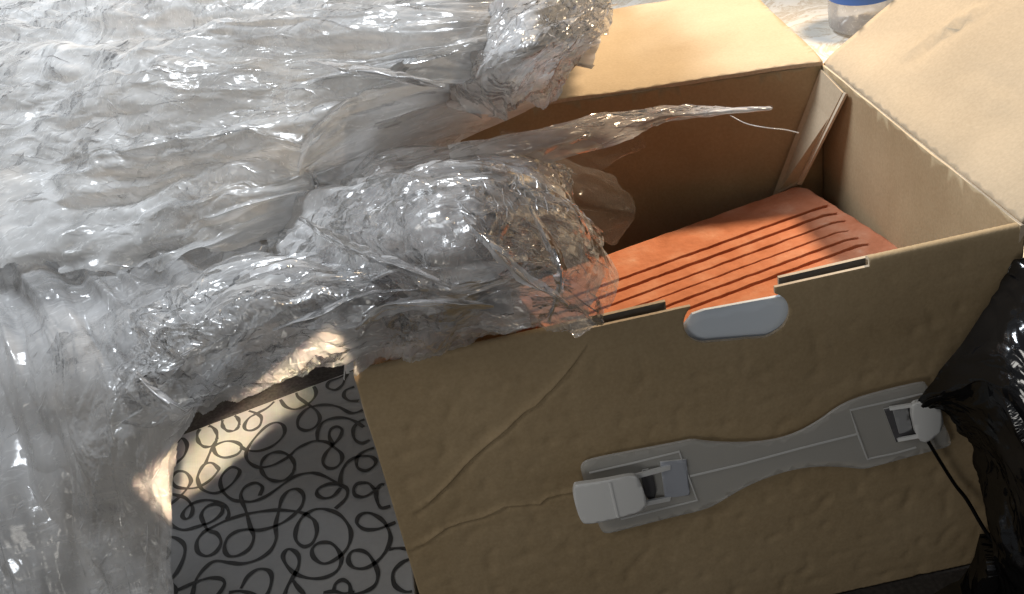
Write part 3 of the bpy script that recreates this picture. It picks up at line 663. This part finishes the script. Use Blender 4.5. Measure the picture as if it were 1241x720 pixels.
creases(420, -.9, .35, .01, .06, 6, kink=.4, u0=.06, u1=.9, v0=.1, v1=.9)

fold([(362, 262, .425), (400, 288, .43), (440, 308, .435), (490, 325, .44), (548, 348, .43)], 9, .006, 701)
fold([(163, 452, .35), (185, 475, .35), (205, 490, .35), (225, 502, .345)], 5, .004, 702)
fold([(560, 262, .445), (600, 300, .45), (640, 340, .43), (690, 372, .40)], 9, .006, 704)
fold([(285, 345, .395), (320, 330, .40), (360, 322, .40), (410, 330, .395)], 9, .005, 708)
fold([(330, 400, .385), (380, 385, .39), (430, 360, .395), (520, 350, .40)], 7, .005, 709)
fold([(430, 400, .37), (470, 375, .39), (520, 365, .40), (600, 372, .40)], 8, .005, 710)
fold([(370, 75, .45), (430, 85, .455), (490, 95, .455), (540, 105, .45)], 7, .004, 714)
fold([(640, 250, .44), (670, 300, .425), (680, 340, .41), (665, 392, .36)], 7, .005, 717)
o = pyd('film_glint_crease', CV, CF, FILM_CREASE); o['kind'] = 'stuff'; child(o, wrap)

# ------------------------------------------------------------------ black bin bag
bag = tag(empty('bin_bag', (.5, -.02, .01)), 'shiny black plastic bin bag slumped against the right end of the box', 'bin bag')
BAGC = [[(1112, 487, -.02), (1150, 438, -.03), (1192, 372, -.02), (1236, 298, .01), (1300, 250, .05)],
        [(1118, 491, -.025), (1168, 470, -.05), (1215, 415, -.065), (1290, 380, -.06), (1360, 320, .0)],
        [(1142, 500, -.012), (1185, 512, -.05), (1245, 520, -.10), (1320, 520, -.10), (1400, 500, -.04)],
        [(1176, 560, -.006), (1203, 600, -.05), (1250, 640, -.10), (1320, 640, -.10), (1400, 640, -.04)],
        [(1194, 655, -.006), (1206, 690, -.05), (1240, 740, -.08), (1320, 740, -.08), (1400, 740, -.02)],
        [(1130, 738, -.02), (1190, 750, -.04), (1240, 790, -.05), (1320, 790, -.05), (1400, 790, 0)]]
film('bag_skin', BAGC, 320, 220, 611, BAG, bag, mode='y', aniso=2.2, ang=.55, scales=(.20, .09, .04, .016), amps=(.016, .009, .0058, .0022), tang=.2, ragged=.0, front=True)
def tube(name, pts, r, m, parent, n=8):
    V, F = [], []; P = [np.array(p) for p in pts]
    for i, p in enumerate(P):
        t = P[min(i+1, len(P)-1)]-P[max(i-1, 0)]; t /= np.linalg.norm(t); u = np.cross(t, (0.3, .2, .9)); u /= np.linalg.norm(u); w_ = np.cross(t, u)
        rr = r[i] if hasattr(r, '__len__') else r
        for k in range(n): a = 2*math.pi*k/n; V.append(p+rr*(u*math.cos(a)+w_*math.sin(a)))
    for i in range(len(P)-1):
        for k in range(n): F.append((i*n+k, i*n+(k+1) % n, (i+1)*n+(k+1) % n, (i+1)*n+k))
    return child(pyd(name, V, F, m, None, True), parent)
tube('tie_string', spline([on_y(1122, 530, -.012), on_y(1140, 560, -.010), on_y(1158, 588, -.010), on_y(1172, 606, -.012), on_y(1192, 640, -.02), on_y(1212, 668, -.03)], 6), .0014, BAG, bag)
# thin strand of film beyond the tail
tube('film_strand', spline([on_z(885, 140, .366), on_z(905, 150, .362), on_z(930, 155, .36), on_z(950, 157, .357), on_z(968, 161, .355)], 6), .00038, FILM, wrap)

# ------------------------------------------------------------------ bottle in the background
bx, by = on_z(1044, 34, 0.0)[:2]
bot = tag(empty('plastic_bottle', (bx, by, .004)), 'clear plastic bottle with a blue label standing on the pale floor behind the box', 'bottle')
def lathe(name, prof, m, parent, n=48):
    V = [(bx+r*math.cos(2*math.pi*k/n), by+r*math.sin(2*math.pi*k/n), z) for r, z in prof for k in range(n)]
    F = [(i*n+k, i*n+(k+1) % n, (i+1)*n+(k+1) % n, (i+1)*n+k) for i in range(len(prof)-1) for k in range(n)]
    return child(pyd(name, V, F, m, None, True), parent)
lathe('body', [(.001, .012), (.03, .006), (.043, .004), (.050, .010), (.0515, .03), (.0515, .20), (.046, .235), (.03, .265), (.016, .285), (.014, .30)], GLASS, bot)
lathe('label', [(.0525, .056), (.0527, .057), (.0527, .17), (.0525, .171)], BLUE, bot)
lathe('cap', [(.0155, .298), (.0165, .299), (.0165, .316), (.015, .318), (.0005, .318)], BLUE, bot)
